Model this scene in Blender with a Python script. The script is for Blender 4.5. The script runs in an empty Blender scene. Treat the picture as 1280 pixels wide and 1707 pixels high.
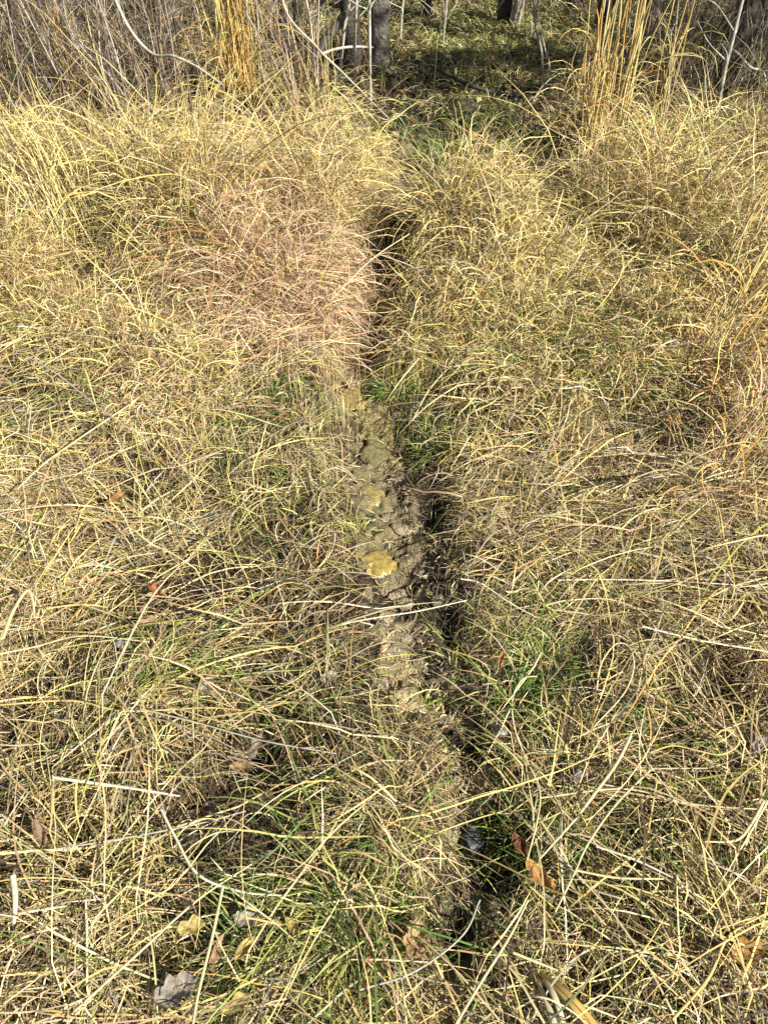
import bpy, math
import numpy as np
R = math.radians
rng = np.random.default_rng(11)
scene = bpy.context.scene
col = scene.collection

# ------------------------------------------------------------------ camera
CAM = np.array([0.0, 0.0, 1.55]); PITCH = R(43.0); VF = R(66.0)
cd = bpy.data.cameras.new('camera'); cam = bpy.data.objects.new('camera', cd); col.objects.link(cam)
cam.location = CAM; cam.rotation_euler = (R(90) - PITCH, 0, 0)
cd.sensor_fit = 'VERTICAL'; cd.angle = VF; cd.clip_start = 0.02; cd.clip_end = 2000
scene.camera = cam
# ------------------------------------------------------------------ light
SUN_EL, SUN_AZ = R(37), R(132)      # azimuth clockwise from +Y: the sun stands right of the trail, a little behind
w = bpy.data.worlds.new('World'); scene.world = w; w.use_nodes = True
nt = w.node_tree; bg = nt.nodes['Background']
sky = nt.nodes.new('ShaderNodeTexSky'); sky.sky_type = 'NISHITA'; sky.sun_disc = False
sky.sun_elevation = SUN_EL; sky.sun_rotation = SUN_AZ
nt.links.new(sky.outputs[0], bg.inputs[0]); bg.inputs[1].default_value = 0.05
sd = bpy.data.lights.new('sun', 'SUN'); sd.energy = 5.0; sd.angle = R(0.5); sd.color = (1.0, 0.955, 0.86)
so = bpy.data.objects.new('sun', sd); col.objects.link(so)
from mathutils import Vector
S = Vector((math.sin(SUN_AZ)*math.cos(SUN_EL), math.cos(SUN_AZ)*math.cos(SUN_EL), math.sin(SUN_EL)))
so.rotation_euler = S.to_track_quat('Z', 'Y').to_euler(); so.location = (6, -3, 8)
scene.view_settings.view_transform = 'Standard'; scene.view_settings.look = 'None'
scene.view_settings.exposure = 0.95; scene.view_settings.gamma = 1.0
scene.cycles.max_bounces = 4; scene.cycles.diffuse_bounces = 2; scene.cycles.transparent_max_bounces = 4

# ------------------------------------------------------------------ pixel <-> place
F = 853.5 / math.tan(VF/2); cp, sp = math.cos(PITCH), math.sin(PITCH)
def ray(u, v):
    a, b = (u-640)/F, (853.5-v)/F
    return np.array([a, cp + b*sp, -sp + b*cp])
def gp(u, v, z=0.0):                       # the place on the level z seen at photo pixel u, v
    d = ray(u, v); t = (z-CAM[2])/d[2]; return CAM + d*t
def at(u, v, y):                           # the place at distance y ahead seen at photo pixel u, v
    d = ray(u, v); return CAM + d*(y/d[1])
def g2p(x, y, z=0.0):
    dz = z-CAM[2]; dep = y*cp - dz*sp; up = y*sp + dz*cp
    dep = np.where(dep < .05, .05, dep)
    return 640 + F*x/dep, 853.5 - F*up/dep

# ------------------------------------------------------------------ smooth noise
def vnoise(x, y, scale, seed):
    r = np.random.default_rng(seed); T = r.random((64, 64))
    fx, fy = np.asarray(x)/scale + 1000, np.asarray(y)/scale + 1000
    ix, iy = np.floor(fx).astype(int), np.floor(fy).astype(int); tx, ty = fx-ix, fy-iy
    tx, ty = tx*tx*(3-2*tx), ty*ty*(3-2*ty)
    a, b = T[ix % 64, iy % 64], T[(ix+1) % 64, iy % 64]; c, d = T[ix % 64, (iy+1) % 64], T[(ix+1) % 64, (iy+1) % 64]
    return (a*(1-tx)+b*tx)*(1-ty) + (c*(1-tx)+d*tx)*ty        # 0..1

# ------------------------------------------------------------------ the trail and the lie of the ground
TR = [(715,205),(700,245),(690,285),(672,345),(655,400),(640,440),(628,500),(612,560),(600,620),(606,690),(622,760),(640,830),(648,900),(652,960),
      (672,1020),(690,1080),(700,1150),(735,1220),(765,1290),(785,1370),(790,1460),(770,1560),(750,1700),(745,1850)]
TRW = np.array([gp(*p)[:2] for p in TR])
TRH = np.array([.10,.10,.10,.11,.12,.12,.11,.09,.08,.08,.085,.08,.075,.075,.075,.075,.07,.06,.055,.05,.05,.05,.04,.04])  # half width
def trail(x, y):                           # distance to the trail line, signed offset (right +), half width there
    x, y = np.asarray(x, float), np.asarray(y, float)
    best = np.full(x.shape, 1e9); sgn = np.zeros(x.shape); hw = np.zeros(x.shape)
    for i in range(len(TRW)-1):
        a, b = TRW[i], TRW[i+1]; ab = b-a; L2 = ab@ab
        t = np.clip(((x-a[0])*ab[0] + (y-a[1])*ab[1])/L2, 0, 1)
        dx, dy = x-a[0]-t*ab[0], y-a[1]-t*ab[1]; d = np.hypot(dx, dy); m = d < best
        best = np.where(m, d, best); sgn = np.where(m, dx, sgn); hw = np.where(m, TRH[i]*(1-t)+TRH[i+1]*t, hw)
    return best, sgn, hw*(.75+.25*np.clip((y-.85)/.25, 0, 1))
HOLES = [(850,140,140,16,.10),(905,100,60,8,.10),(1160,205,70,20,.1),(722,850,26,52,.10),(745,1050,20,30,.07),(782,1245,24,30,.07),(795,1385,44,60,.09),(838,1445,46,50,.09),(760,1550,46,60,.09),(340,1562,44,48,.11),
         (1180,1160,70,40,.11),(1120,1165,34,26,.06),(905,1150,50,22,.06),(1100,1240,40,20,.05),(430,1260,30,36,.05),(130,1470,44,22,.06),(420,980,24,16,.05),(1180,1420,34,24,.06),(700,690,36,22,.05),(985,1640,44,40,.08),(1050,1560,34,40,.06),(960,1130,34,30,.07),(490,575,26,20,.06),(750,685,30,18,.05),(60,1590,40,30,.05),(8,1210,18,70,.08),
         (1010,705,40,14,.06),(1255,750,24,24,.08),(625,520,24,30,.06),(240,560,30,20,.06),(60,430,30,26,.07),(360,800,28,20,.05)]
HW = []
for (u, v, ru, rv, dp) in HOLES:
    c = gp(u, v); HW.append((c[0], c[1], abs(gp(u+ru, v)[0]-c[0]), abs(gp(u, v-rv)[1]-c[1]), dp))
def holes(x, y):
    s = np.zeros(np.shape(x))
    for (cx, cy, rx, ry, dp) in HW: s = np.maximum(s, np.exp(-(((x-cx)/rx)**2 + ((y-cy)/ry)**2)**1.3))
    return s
def height_raw(x, y):
    d, sg, hw = trail(x, y)
    z = (vnoise(x, y, .9, 1)-.5)*.09 + (vnoise(x, y, .28, 2)-.5)*.10*(.5+.5*np.clip((y-.5)/1.5, 0, 1)) + (vnoise(x, y, .09, 3)-.5)*.02
    k = np.exp(-(d/(hw*1.25))**2)
    z = z*(1-.6*k) - .04*k*(.5+.5*np.clip((y-.9)/.3, 0, 1))*(1+.9*np.clip((y-2.2)/.6, 0, 1)) + .015*np.exp(-((d-.2)/.08)**2)*(sg < 0)
    for (cx, cy, rx, ry, dp) in HW: z = z - dp*.8*np.exp(-(((x-cx)/rx)**2 + ((y-cy)/ry)**2))
    far = np.clip((y-5)/6, 0, 1)
    z = z + far*.12*(vnoise(x, y, 2.2, 4)-.5)
    near = np.exp(-(np.hypot(x, y)/60)**2)
    return z*near
GX0, GX1, GY0, GY1, GS = -6.0, 6.0, -1.0, 11.0, .02
gxs = np.arange(GX0, GX1+GS, GS); gys = np.arange(GY0, GY1+GS, GS)
HG = height_raw(*np.meshgrid(gxs, gys, indexing='ij'))
def H(x, y):
    fx = np.clip((np.asarray(x)-GX0)/GS, 0, HG.shape[0]-1.001); fy = np.clip((np.asarray(y)-GY0)/GS, 0, HG.shape[1]-1.001)
    ix, iy = fx.astype(int), fy.astype(int); tx, ty = fx-ix, fy-iy
    return (HG[ix,iy]*(1-tx)+HG[ix+1,iy]*tx)*(1-ty) + (HG[ix,iy+1]*(1-tx)+HG[ix+1,iy+1]*tx)*ty
def gh(u, v):
    p = gp(u, v); p[2] = H(p[0], p[1]); return p

# ------------------------------------------------------------------ materials
def mat(name, rough=.6, trans=0.0, spec=.3, attr='col', base=(.3,.3,.3), noise=None, bump=0, bscale=60, coat=0):
    m = bpy.data.materials.new(name); m.use_nodes = True; t = m.node_tree; n = t.nodes; pb = n['Principled BSDF']
    pb.inputs['Roughness'].default_value = rough; pb.inputs['Specular IOR Level'].default_value = spec
    if coat: pb.inputs['Coat Weight'].default_value = coat; pb.inputs['Coat Roughness'].default_value = .15
    src = None
    if attr:
        a = n.new('ShaderNodeAttribute'); a.attribute_name = attr; src = a.outputs['Color']
    else:
        rg = n.new('ShaderNodeRGB'); rg.outputs[0].default_value = (*base, 1); src = rg.outputs[0]
    if noise:
        tc = n.new('ShaderNodeTexCoord'); nz = n.new('ShaderNodeTexNoise'); nz.inputs['Scale'].default_value = noise[0]; nz.inputs['Detail'].default_value = 8
        t.links.new(tc.outputs['Object'], nz.inputs['Vector'])
        mr = n.new('ShaderNodeMapRange'); mr.inputs[1].default_value = .3; mr.inputs[2].default_value = .7; mr.inputs[3].default_value = noise[1]; mr.inputs[4].default_value = noise[2]
        t.links.new(nz.outputs[0], mr.inputs[0])
        mx = n.new('ShaderNodeVectorMath'); mx.operation = 'SCALE'; t.links.new(src, mx.inputs[0]); t.links.new(mr.outputs[0], mx.inputs['Scale']); src = mx.outputs[0]
    t.links.new(src, pb.inputs['Base Color'])
    if bump:
        tc = n.new('ShaderNodeTexCoord'); nz = n.new('ShaderNodeTexNoise'); nz.inputs['Scale'].default_value = bscale; nz.inputs['Detail'].default_value = 6
        t.links.new(tc.outputs['Object'], nz.inputs['Vector'])
        b = n.new('ShaderNodeBump'); b.inputs['Strength'].default_value = bump; b.inputs['Distance'].default_value = .02
        t.links.new(nz.outputs[0], b.inputs['Height']); t.links.new(b.outputs[0], pb.inputs['Normal'])
    if trans:
        tr = n.new('ShaderNodeBsdfTranslucent'); t.links.new(src, tr.inputs[0])
        mx = n.new('ShaderNodeMixShader'); mx.inputs[0].default_value = trans
        t.links.new(pb.outputs[0], mx.inputs[1]); t.links.new(tr.outputs[0], mx.inputs[2]); t.links.new(mx.outputs[0], n['Material Output'].inputs[0])
    return m
M_STRAW = mat('dry_straw', .5, .07, .25)
M_GREEN = mat('green_blade', .4, .2, .4)
M_SOIL = mat('humus', .95, 0, .15, noise=(38, .5, 1.5), bump=.8, bscale=90)
M_MUD = mat('trail_mud', .85, 0, .2, noise=(120, .7, 1.3), bump=.9, bscale=160)
M_LEAF = mat('dead_leaf', .55, .15, .3, noise=(90, .7, 1.25), bump=.4, bscale=120)
M_BARK = mat('bark', .9, 0, .2, noise=(22, .45, 1.5), bump=1.0, bscale=45)
M_TWIG = mat('twig', .7, 0, .3, noise=(60, .7, 1.3))
M_STONE = mat('wet_stone', .35, 0, .5, noise=(50, .5, 1.6), bump=.5, bscale=70)

# ------------------------------------------------------------------ mesh helpers
def mesh_obj(name, V, Q, C, m, parent=None, smooth=True):
    me = bpy.data.meshes.new(name); V = np.asarray(V, np.float32).reshape(-1, 3); Q = np.asarray(Q, np.int32); k = Q.shape[1]
    me.vertices.add(len(V)); me.vertices.foreach_set('co', V.ravel())
    me.loops.add(Q.size); me.loops.foreach_set('vertex_index', Q.ravel())
    me.polygons.add(len(Q)); me.polygons.foreach_set('loop_start', np.arange(0, Q.size, k, dtype=np.int32))
    if smooth: me.polygons.foreach_set('use_smooth', np.ones(len(Q), bool))
    me.update(calc_edges=True)
    if C is not None:
        C = np.asarray(C, np.float32)
        if C.ndim == 1: C = np.tile(C, (len(V), 1))
        at_ = me.color_attributes.new('col', 'FLOAT_COLOR', 'POINT')
        at_.data.foreach_set('color', np.concatenate([C, np.ones((len(C), 1), np.float32)], 1).ravel())
    me.materials.append(m)
    o = bpy.data.objects.new(name, me); col.objects.link(o)
    if parent: o.parent = parent; o.location = -np.array(parent.location) if False else (0, 0, 0)
    return o
def tag(o, label=None, cat=None, group=None, kind=None):
    if label: o['label'] = label
    if cat: o['category'] = cat
    if group: o['group'] = group
    if kind: o['kind'] = kind
    return o
def empty(name, loc):
    o = bpy.data.objects.new(name, None); col.objects.link(o); o.location = tuple(float(a) for a in loc); o.empty_display_size = .05; return o
class Acc:
    def __init__(s): s.V, s.Q, s.C, s.n = [], [], [], 0
    def add(s, V, Q, C):
        s.V.append(V.reshape(-1, 3)); s.Q.append(Q + s.n); s.C.append(C.reshape(-1, 3)); s.n += len(s.V[-1])
    def build(s, name, m, parent=None, origin=None):
        V = np.concatenate(s.V)
        if origin is not None: V = V - np.asarray(origin)
        return mesh_obj(name, V, np.concatenate(s.Q), np.concatenate(s.C), m, parent)

def ribbons(acc, base, az, el, L, W, C, S=7, droop=1.5, curl=.6, wig=.25, lay=None, minel=-1.1, kink=0.0):
    """Grass blades: each starts at base, bends over under its own weight, curls, and comes to rest on the litter."""
    N = len(base)
    if N == 0: return
    az, el, L, W = [np.broadcast_to(np.asarray(a, float), (N,)).copy() for a in (az, el, L, W)]
    droop = np.broadcast_to(np.asarray(droop, float), (N,)) * rng.uniform(.5, 1.4, N)
    cu = rng.normal(0, 1, N)*curl
    lay = rng.uniform(.002, .02, N) if lay is None else lay
    P = np.zeros((N, S+1, 3)); D = np.zeros((N, S+1, 3)); p = base.astype(float).copy(); P[:, 0] = p
    kk = rng.integers(1, S+1, N) if kink else None
    for k in range(S):
        d = np.stack([np.cos(el)*np.cos(az), np.cos(el)*np.sin(az), np.sin(el)], 1); D[:, k] = d
        q = p + d*(L/S)[:, None]
        fl = H(q[:, 0], q[:, 1]) + lay*(1 + .5*np.sin(k+az))
        b = q[:, 2] < fl; q[:, 2] = np.where(b, fl, q[:, 2])
        el = np.where(b, rng.uniform(-.05, .25, N), np.maximum(el - droop/S*(1+.6*k/S) + rng.normal(0, wig*.35, N), minel))
        az = az + cu/S + rng.normal(0, wig, N)*.6
        if kink is not None and kink:
            h = (kk == k) & (rng.random(N) < kink); az = az + h*rng.normal(0, 1.1, N); el = el - h*rng.uniform(.2, 1.2, N)
        p = q; P[:, k+1] = p
    D[:, S] = d
    t = np.linspace(0, 1, S+1)
    wp = (.55 + .45*np.sin(np.clip(t*2.2, 0, 1.57)))*(1 - t**3.5*.93)
    s = np.cross(D, [0, 0, 1.0]); s /= np.maximum(np.linalg.norm(s, axis=2, keepdims=True), 1e-4); n = np.cross(s, D)
    roll = rng.uniform(-.9, .9, N)[:, None] + rng.normal(0, 1.1, N)[:, None]*t[None]
    sd_ = s*np.cos(roll)[..., None] + n*np.sin(roll)[..., None]
    hw = (W[:, None]*wp[None]*.5)[..., None]
    V = np.stack([P - sd_*hw, P + sd_*hw], 2)                        # N, S+1, 2, 3
    i = (np.arange(N)[:, None]*(S+1) + np.arange(S)[None])*2
    Q = np.stack([i, i+1, i+3, i+2], -1).reshape(-1, 4)
    mott = 1 + rng.normal(0, .09, (N, S+1, 1, 1)) + .0*P[:, :, None, :1]
    CC = np.clip(C[:, None, None, :]*mott*np.ones((N, S+1, 2, 1)), .004, .85)
    acc.add(V, Q, CC)

def spline(pts, n):
    pts = np.asarray(pts, float); m = len(pts)
    if m == 2: t = np.linspace(0, 1, n)[:, None]; return pts[0]*(1-t)+pts[1]*t
    P = np.vstack([2*pts[0]-pts[1], pts, 2*pts[-1]-pts[-2]]); out = []
    for s in np.linspace(0, m-1-1e-6, n):
        i = int(s); t = s-i; a, b, c, d = P[i], P[i+1], P[i+2], P[i+3]
        out.append(.5*((2*b)+(-a+c)*t+(2*a-5*b+4*c-d)*t*t+(-a+3*b-3*c+d)*t**3))
    return np.array(out)
def tube(acc, pts, rad, color, n=None, sides=6, rough=0.0, cap=True, mott=.1, flat=1.0):
    n = n or max(6, len(pts)*5); P = spline(pts, n) if len(pts) != n else np.asarray(pts, float)
    rad = np.interp(np.linspace(0, 1, n), np.linspace(0, 1, len(np.atleast_1d(rad))), np.atleast_1d(rad))
    D = np.gradient(P, axis=0); D /= np.linalg.norm(D, axis=1, keepdims=True)+1e-9
    up = np.array([0, 0, 1.0]) if abs(D[:, 2]).mean() < .8 else np.array([1.0, 0, 0])
    a = np.cross(D, up); a /= np.linalg.norm(a, axis=1, keepdims=True)+1e-9; b = np.cross(a, D)
    th = np.linspace(0, 2*np.pi, sides, endpoint=False)
    rr = rad[:, None]*(1 + rough*rng.normal(0, 1, (n, sides)))
    V = P[:, None] + rr[..., None]*(a[:, None]*np.cos(th)[None, :, None] + flat*b[:, None]*np.sin(th)[None, :, None])
    i = np.arange(n-1)[:, None]*sides + np.arange(sides)[None]; j = np.arange(n-1)[:, None]*sides + (np.arange(sides)[None]+1) % sides
    Q = np.stack([i, j, j+sides, i+sides], -1).reshape(-1, 4)
    C = np.asarray(color)*(1+rng.normal(0, mott, (n, 1, 1)))*np.ones((n, sides, 1))
    V = V.reshape(-1, 3); C = np.clip(C.reshape(-1, 3), .004, .9)
    if cap:
        V = np.vstack([V, P[:1], P[-1:]]); C = np.vstack([C, C[:1], C[-1:]]); m = n*sides
        k = np.arange(sides); k2 = (k+1) % sides
        Q = np.vstack([Q, np.stack([k2, k, np.full(sides, m), np.full(sides, m)], 1)[:, [0, 1, 2, 2]]]) if False else Q
        V = V[:-2]; C = C[:-2]
    acc.add(V, Q, C)

# ------------------------------------------------------------------ GROUND (one sheet to the horizon)
def axis(lo, hi, f0, f1, st, grow):
    a = list(np.arange(f0, f1, st)); s = st; x = a[-1]
    while x < hi: s *= grow; x += s; a.append(x)
    s = st; x = f0; pre = []
    while x > lo: s *= grow; x -= s; pre.append(x)
    return np.array(pre[::-1] + a)
ax_ = axis(-300, 300, -3.2, 3.2, .025, 1.22); ay_ = axis(-60, 600, .2, 7.0, .025, 1.2)
X, Y = np.meshgrid(ax_, ay_, indexing='ij'); Z = height_raw(X, Y)
i = np.arange(len(ax_)-1)[:, None]*len(ay_) + np.arange(len(ay_)-1)[None]
Q = np.stack([i, i+len(ay_), i+len(ay_)+1, i+1], -1).reshape(-1, 4)
b = vnoise(X, Y, .35, 21)[..., None]; g = vnoise(X, Y, .12, 22)[..., None]
C = np.array([.045, .034, .022])*(1-b) + np.array([.08, .062, .038])*b; C = C*(.6+.8*g)
h = holes(X, Y)[..., None]; C = C*(1-h) + np.array([.018, .015, .012])*h  # holes coloured near black: wet soil plus painted shade of the hollows
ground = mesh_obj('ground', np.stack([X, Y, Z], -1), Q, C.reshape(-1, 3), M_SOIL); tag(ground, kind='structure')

# ------------------------------------------------------------------ TRAIL: trodden mud laid in the hollow
ys = np.arange(.25, 5.0, .006); NX = 64
tx = np.interp(ys, TRW[::-1, 1], TRW[::-1, 0]); th_ = np.interp(ys, TRW[::-1, 1], TRH[::-1])
off = np.linspace(-1, 1, NX)[None]*(th_[:, None]*(1.25 + .35*(vnoise(ys, ys*0, .12, 31)[:, None]-.5)))
PX = tx[:, None] + off; PY = np.repeat(ys[:, None], NX, 1)
rough = (vnoise(PX, PY, .05, 32)-.5)*.034 + (vnoise(PX, PY, .022, 33)-.5)*.022 + (vnoise(PX, PY, .011, 34)-.5)*.011
edge = 1 - np.clip((np.abs(np.linspace(-1, 1, NX))[None]-.75)/.25, 0, 1)**1.5
PZ = H(PX, PY) + .006 + rough*(.4+.6*edge) - .012*(1-edge)
MOUNDS = [(625,932,.085,.065,.008),(618,730,.07,.16,.006),(645,745,.05,.06,.006),(615,832,.06,.08,.008),(588,662,.07,.10,.008),(600,795,.05,.05,.005),(640,880,.05,.05,.004)]
och = np.zeros(PX.shape)
for (u, v, rx, ry, hh) in MOUNDS:
    c = gp(u, v); e = np.exp(-(((PX-c[0])/rx)**2+((PY-c[1])/ry)**2)**1.6); PZ = PZ*(1) + hh*e; och = np.maximum(och, e)
i = np.arange(len(ys)-1)[:, None]*NX + np.arange(NX-1)[None]
Q = np.stack([i, i+1, i+NX+1, i+NX], -1).reshape(-1, 4)
n1 = vnoise(PX, PY, .06, 35)[..., None]; n2 = vnoise(PX, PY, .02, 36)[..., None]
C = np.array([.24, .185, .09])*(1-n1) + np.array([.48, .385, .20])*n1
C = C*(.65+.7*n2); U, Vv = g2p(PX, PY)
o_ = och[..., None]; C = C*(1-o_) + (np.array([.36, .29, .12])*(.6+.6*n2) )*o_
dk = np.clip((560-Vv)/160, 0, 1)[..., None]*.55; C = C*(1-dk) + np.array([.09, .075, .05])*dk       # upper trail darkened in colour for the shade between tall grass
wet = (vnoise(PX, PY, .15, 37) > .62)[..., None]*.45; C = C*(1-wet) + np.array([.09, .085, .065])*wet
h = holes(PX, PY)[..., None]; C = C*(1-h)+np.array([.03, .027, .022])*h  # wet mud and hollow shade painted dark in the holes
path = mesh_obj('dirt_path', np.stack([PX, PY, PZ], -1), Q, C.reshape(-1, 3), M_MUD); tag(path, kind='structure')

# ------------------------------------------------------------------ colours of grass
PAL = dict(pale=(.69,.58,.31), gold=(.58,.46,.17), tan=(.50,.36,.19), grey=(.36,.30,.22), brown=(.20,.135,.075), dark=(.055,.04,.028), olive=(.30,.31,.10),
           green=(.11,.20,.04), lime=(.33,.37,.08), pink=(.60,.40,.27), rust=(.40,.20,.08), orange=(.62,.37,.11), white=(.62,.58,.42), yell=(.68,.58,.22))
KEYS = list(PAL); PALV = np.array([PAL[k] for k in KEYS])
def pick(Wt):                                # Wt: dict name -> (N,) weights
    N = len(next(iter(Wt.values()))); M = np.zeros((N, len(KEYS)))
    for k, v in Wt.items(): M[:, KEYS.index(k)] = v
    M = np.cumsum(M, 1); M /= M[:, -1:]; idx = (rng.random(N)[:, None] > M).sum(1)
    return PALV[np.clip(idx, 0, len(KEYS)-1)]*rng.uniform(.72, 1.2, (N, 1))*(1+rng.normal(0, .05, (N, 3)))
def blob(u, v, cu, cv, ru, rv): return np.exp(-(((u-cu)/ru)**2+((v-cv)/rv)**2))
def grass_colour(x, y, cx, cy):
    u, v = g2p(cx, cy); o = np.ones(len(u)); d, sg, hw = trail(cx, cy)
    pink = 1.4*blob(u, v, 480, 540, 95, 130) + .35*blob(u, v, 1180, 760, 130, 130); 
    mid = np.clip((760-v)/200, 0, 1); bk = np.clip((215-v)/60, 0, 1)
    gr = (blob(u, v, 470, 690, 90, 90)+blob(u, v, 680, 700, 80, 80)+blob(u, v, 880, 1130, 120, 120)+blob(u, v, 330, 1130, 110, 60)+1.2*blob(u, v, 520, 1620, 200, 190)+blob(u, v, 850, 1420, 90, 80)
          +.8*blob(u, v, 980, 660, 110, 60)+.5*blob(u, v, 560, 1360, 260, 120)+.6*blob(u, v, 470, 850, 100, 110)+.6*blob(u, v, 60, 700, 90, 90)+.4*blob(u, v, 1000, 1450, 300, 200)+.7*blob(u, v, 750, 250, 90, 40))
    q = vnoise(cx, cy, .3, 41); q3 = vnoise(cx, cy, .22, 43); br_ = 0*q
    W_ = dict(pale=o*1.0, gold=.7+.9*mid+.8*q+br_*.5, yell=.3+1.3*mid, tan=.9+1.2*(1-q), grey=.35*(1-mid)+.25+bk*1.2, brown=.2+1.5*np.clip(q3-.5, 0, 1)**1*2.2*(1-.2*mid)+bk*1.6, dark=.10+.8*np.clip(q3-.55, 0, 1)+bk*1.0, white=.18*(1-.6*mid),
              olive=.13+gr*.9+bk*.8, green=.02+gr*.9+bk*.2, lime=.02+gr*.9, pink=pink*4.5+.08, rust=pink*.9+.05, orange=.07+.1*mid)
    for k in ('pale', 'gold', 'yell', 'tan', 'white'): W_[k] = W_[k]*(1-.75*np.clip(pink, 0, 1))*(1-.55*bk)
    return pick(W_)

def clumps(n, xr, yr, dens):
    x = rng.uniform(*xr, n*4); y = rng.uniform(*yr, n*4); k = rng.random(n*4) < dens(x, y); return x[k][:n], y[k][:n]
def lean_field(x, y):
    a = (vnoise(x, y, .55, 51)-.5)*2*math.pi*1.1 + np.where(x < 0, 2.3, .8)
    return a

# ------------------------------------------------------------------ DRY GRASS
dry = Acc()
def stand(n, xr, yr, nb, Lr, Wr, elr, droop, curl, spread, S=8, clr=.05, wig=.22, keep=None, tallfun=None, layr=(.002, .03), kink=.25, hz=0, old_shaded=.42):
    def dens(x, y):
        u, v = g2p(x, y); d, sg, hw = trail(x, y)
        k = np.clip((d-hw*(.85+.8*(vnoise(x, y, .13, 62)-.5)))/(hw*.6), 0.012, 1)*(1-.92*holes(x, y))
        inside = (np.abs(u-640) < 760)
        pk = np.where(y > 2, vnoise(x, y, .24, 63), .65*vnoise(x, y, .16, 61)+.35*vnoise(x, y, .07, 64)-.02); return k*inside*np.where(y < 2.5, 1-.6*np.clip(holes(x, y-.06)*1.2, 0, 1), 1)*(.03+.97*np.clip((pk-.37)*3.5, 0, 1))*(keep(x, y, u, v) if keep else 1)
    cx, cy = clumps(n, xr, yr, dens); m = len(cx)
    if m == 0: return
    k = rng.integers(nb[0], nb[1], m); ci = np.repeat(np.arange(m), k); N = len(ci)
    bx = cx[ci] + rng.normal(0, clr, N); by = cy[ci] + rng.normal(0, clr, N)
    la = lean_field(cx, cy) + rng.normal(0, .9, m); az = la[ci] + rng.normal(0, spread, N)
    el = rng.uniform(*elr, N); L = rng.uniform(*Lr, N)*rng.uniform(.75, 1.2, m)[ci]
    dd, sg, hw = trail(bx, by); near = np.clip((dd-hw*.6)/np.where(by > 2.3, .10, np.where(by < 1.1, .14, np.where(sg > 0, .32, .20))), np.where(by < 1.1, .4, .12), 1); L = L*np.maximum(near, np.where(rng.random(N) < .03, .8, 0))
    away = (rng.random(N) > near*1.1) & (np.cos(az)*sg < 0); az = np.where(away, math.pi-az, az)
    if tallfun is not None: L = L*tallfun(bx, by)
    for _ in range(2):                                    # few blades end up lying in the trodden line
        ex, ey = bx+np.cos(az)*L*.6, by+np.sin(az)*L*.6; d2, s2, h2 = trail(ex, ey)
        hit = (d2 < h2*1.0) & (by > 1.15) & (rng.random(N) < .95); az = np.where(hit, math.pi-az+rng.normal(0, .4, N), az)
    hh = holes(bx+np.cos(az)*L*.5, by+np.sin(az)*L*.5); L = np.where((hh > .4) & (rng.random(N) < .75), L*.45, L)
    d2, s2, h2 = trail(bx+np.cos(az)*L*.6, by+np.sin(az)*L*.6); L = np.where((d2 < h2) & (by > 1.15) & (by < 3.2) & (rng.random(N) < .78), L*.35, L)
    zz = H(bx, by)-.004
    if hz: zz = zz + rng.uniform(0, 1, N)**.8*hz*(tallfun(bx, by) if tallfun is not None else 1)*rng.uniform(.6, 1.2, m)[ci]
    base = np.stack([bx, by, zz], 1)
    C = grass_colour(bx, by, cx[ci], cy[ci])*rng.uniform(.8, 1.12, (m, 1))[ci]
    lay = rng.uniform(*layr, N); dc = rng.random(N) < old_shaded                      # last year's blades: rotten brown, lying flat, darkened to paint shade under the mat
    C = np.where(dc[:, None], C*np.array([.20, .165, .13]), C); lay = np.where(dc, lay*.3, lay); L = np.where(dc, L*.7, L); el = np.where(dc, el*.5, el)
    short = np.clip(L/.13, .35, 1); el = np.where(short < .9, el*.35+rng.uniform(-.1, .5, N), el)
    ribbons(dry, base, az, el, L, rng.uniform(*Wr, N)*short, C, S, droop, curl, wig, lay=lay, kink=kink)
# flattened thatch near the camera
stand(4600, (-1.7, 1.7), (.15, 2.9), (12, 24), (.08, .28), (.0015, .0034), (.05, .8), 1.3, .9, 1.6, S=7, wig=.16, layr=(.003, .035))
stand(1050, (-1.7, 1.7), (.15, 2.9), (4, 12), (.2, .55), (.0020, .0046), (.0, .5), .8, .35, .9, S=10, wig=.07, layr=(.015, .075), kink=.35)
stand(700, (-.25, .5), (.2, 1.3), (10, 20), (.04, .14), (.0015, .003), (.0, .5), 1.0, 1.2, 1.6, S=5, clr=.04, layr=(.002, .015), old_shaded=.2)
# standing tall zone
def midkeep(x, y, u, v):
    back = np.clip((np.where(x > 0, 4.15, 4.6) + .6*(vnoise(x, y*0, .6, 71)-.5) - y)/.4, 0, 1)
    gap = 1-.75*np.clip(1-np.abs(u-720)/110, 0, 1)*np.clip((4.9-y)/.3, 0, 1)*(y > 4.0)
    return back*gap
def tall(x, y):
    t = (1-.3*np.clip((y-3.3)/1.0, 0, 1))*(.45 + .55*np.clip((y-2.0)/1.4, 0, 1)); d, sg, hw = trail(x, y); return t*(.5+.5*np.clip((d-.05)/.35, 0, 1))*(.35+1.2*vnoise(x, y, .24, 63))
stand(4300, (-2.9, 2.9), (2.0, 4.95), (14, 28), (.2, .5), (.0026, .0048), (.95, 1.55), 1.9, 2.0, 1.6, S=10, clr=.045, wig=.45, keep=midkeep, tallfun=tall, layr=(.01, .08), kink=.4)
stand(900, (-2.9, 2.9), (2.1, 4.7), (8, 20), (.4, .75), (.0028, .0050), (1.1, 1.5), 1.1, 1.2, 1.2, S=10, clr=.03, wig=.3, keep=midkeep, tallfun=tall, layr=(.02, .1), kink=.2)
stand(3000, (-2.9, 2.9), (2.0, 4.9), (8, 16), (.08, .24), (.0028, .0048), (.0, 1.4), 1.6, 3.2, 1.8, S=7, clr=.06, wig=.6, keep=midkeep, tallfun=tall, layr=(.01, .1), kink=.3, hz=.34, old_shaded=.15)
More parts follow.
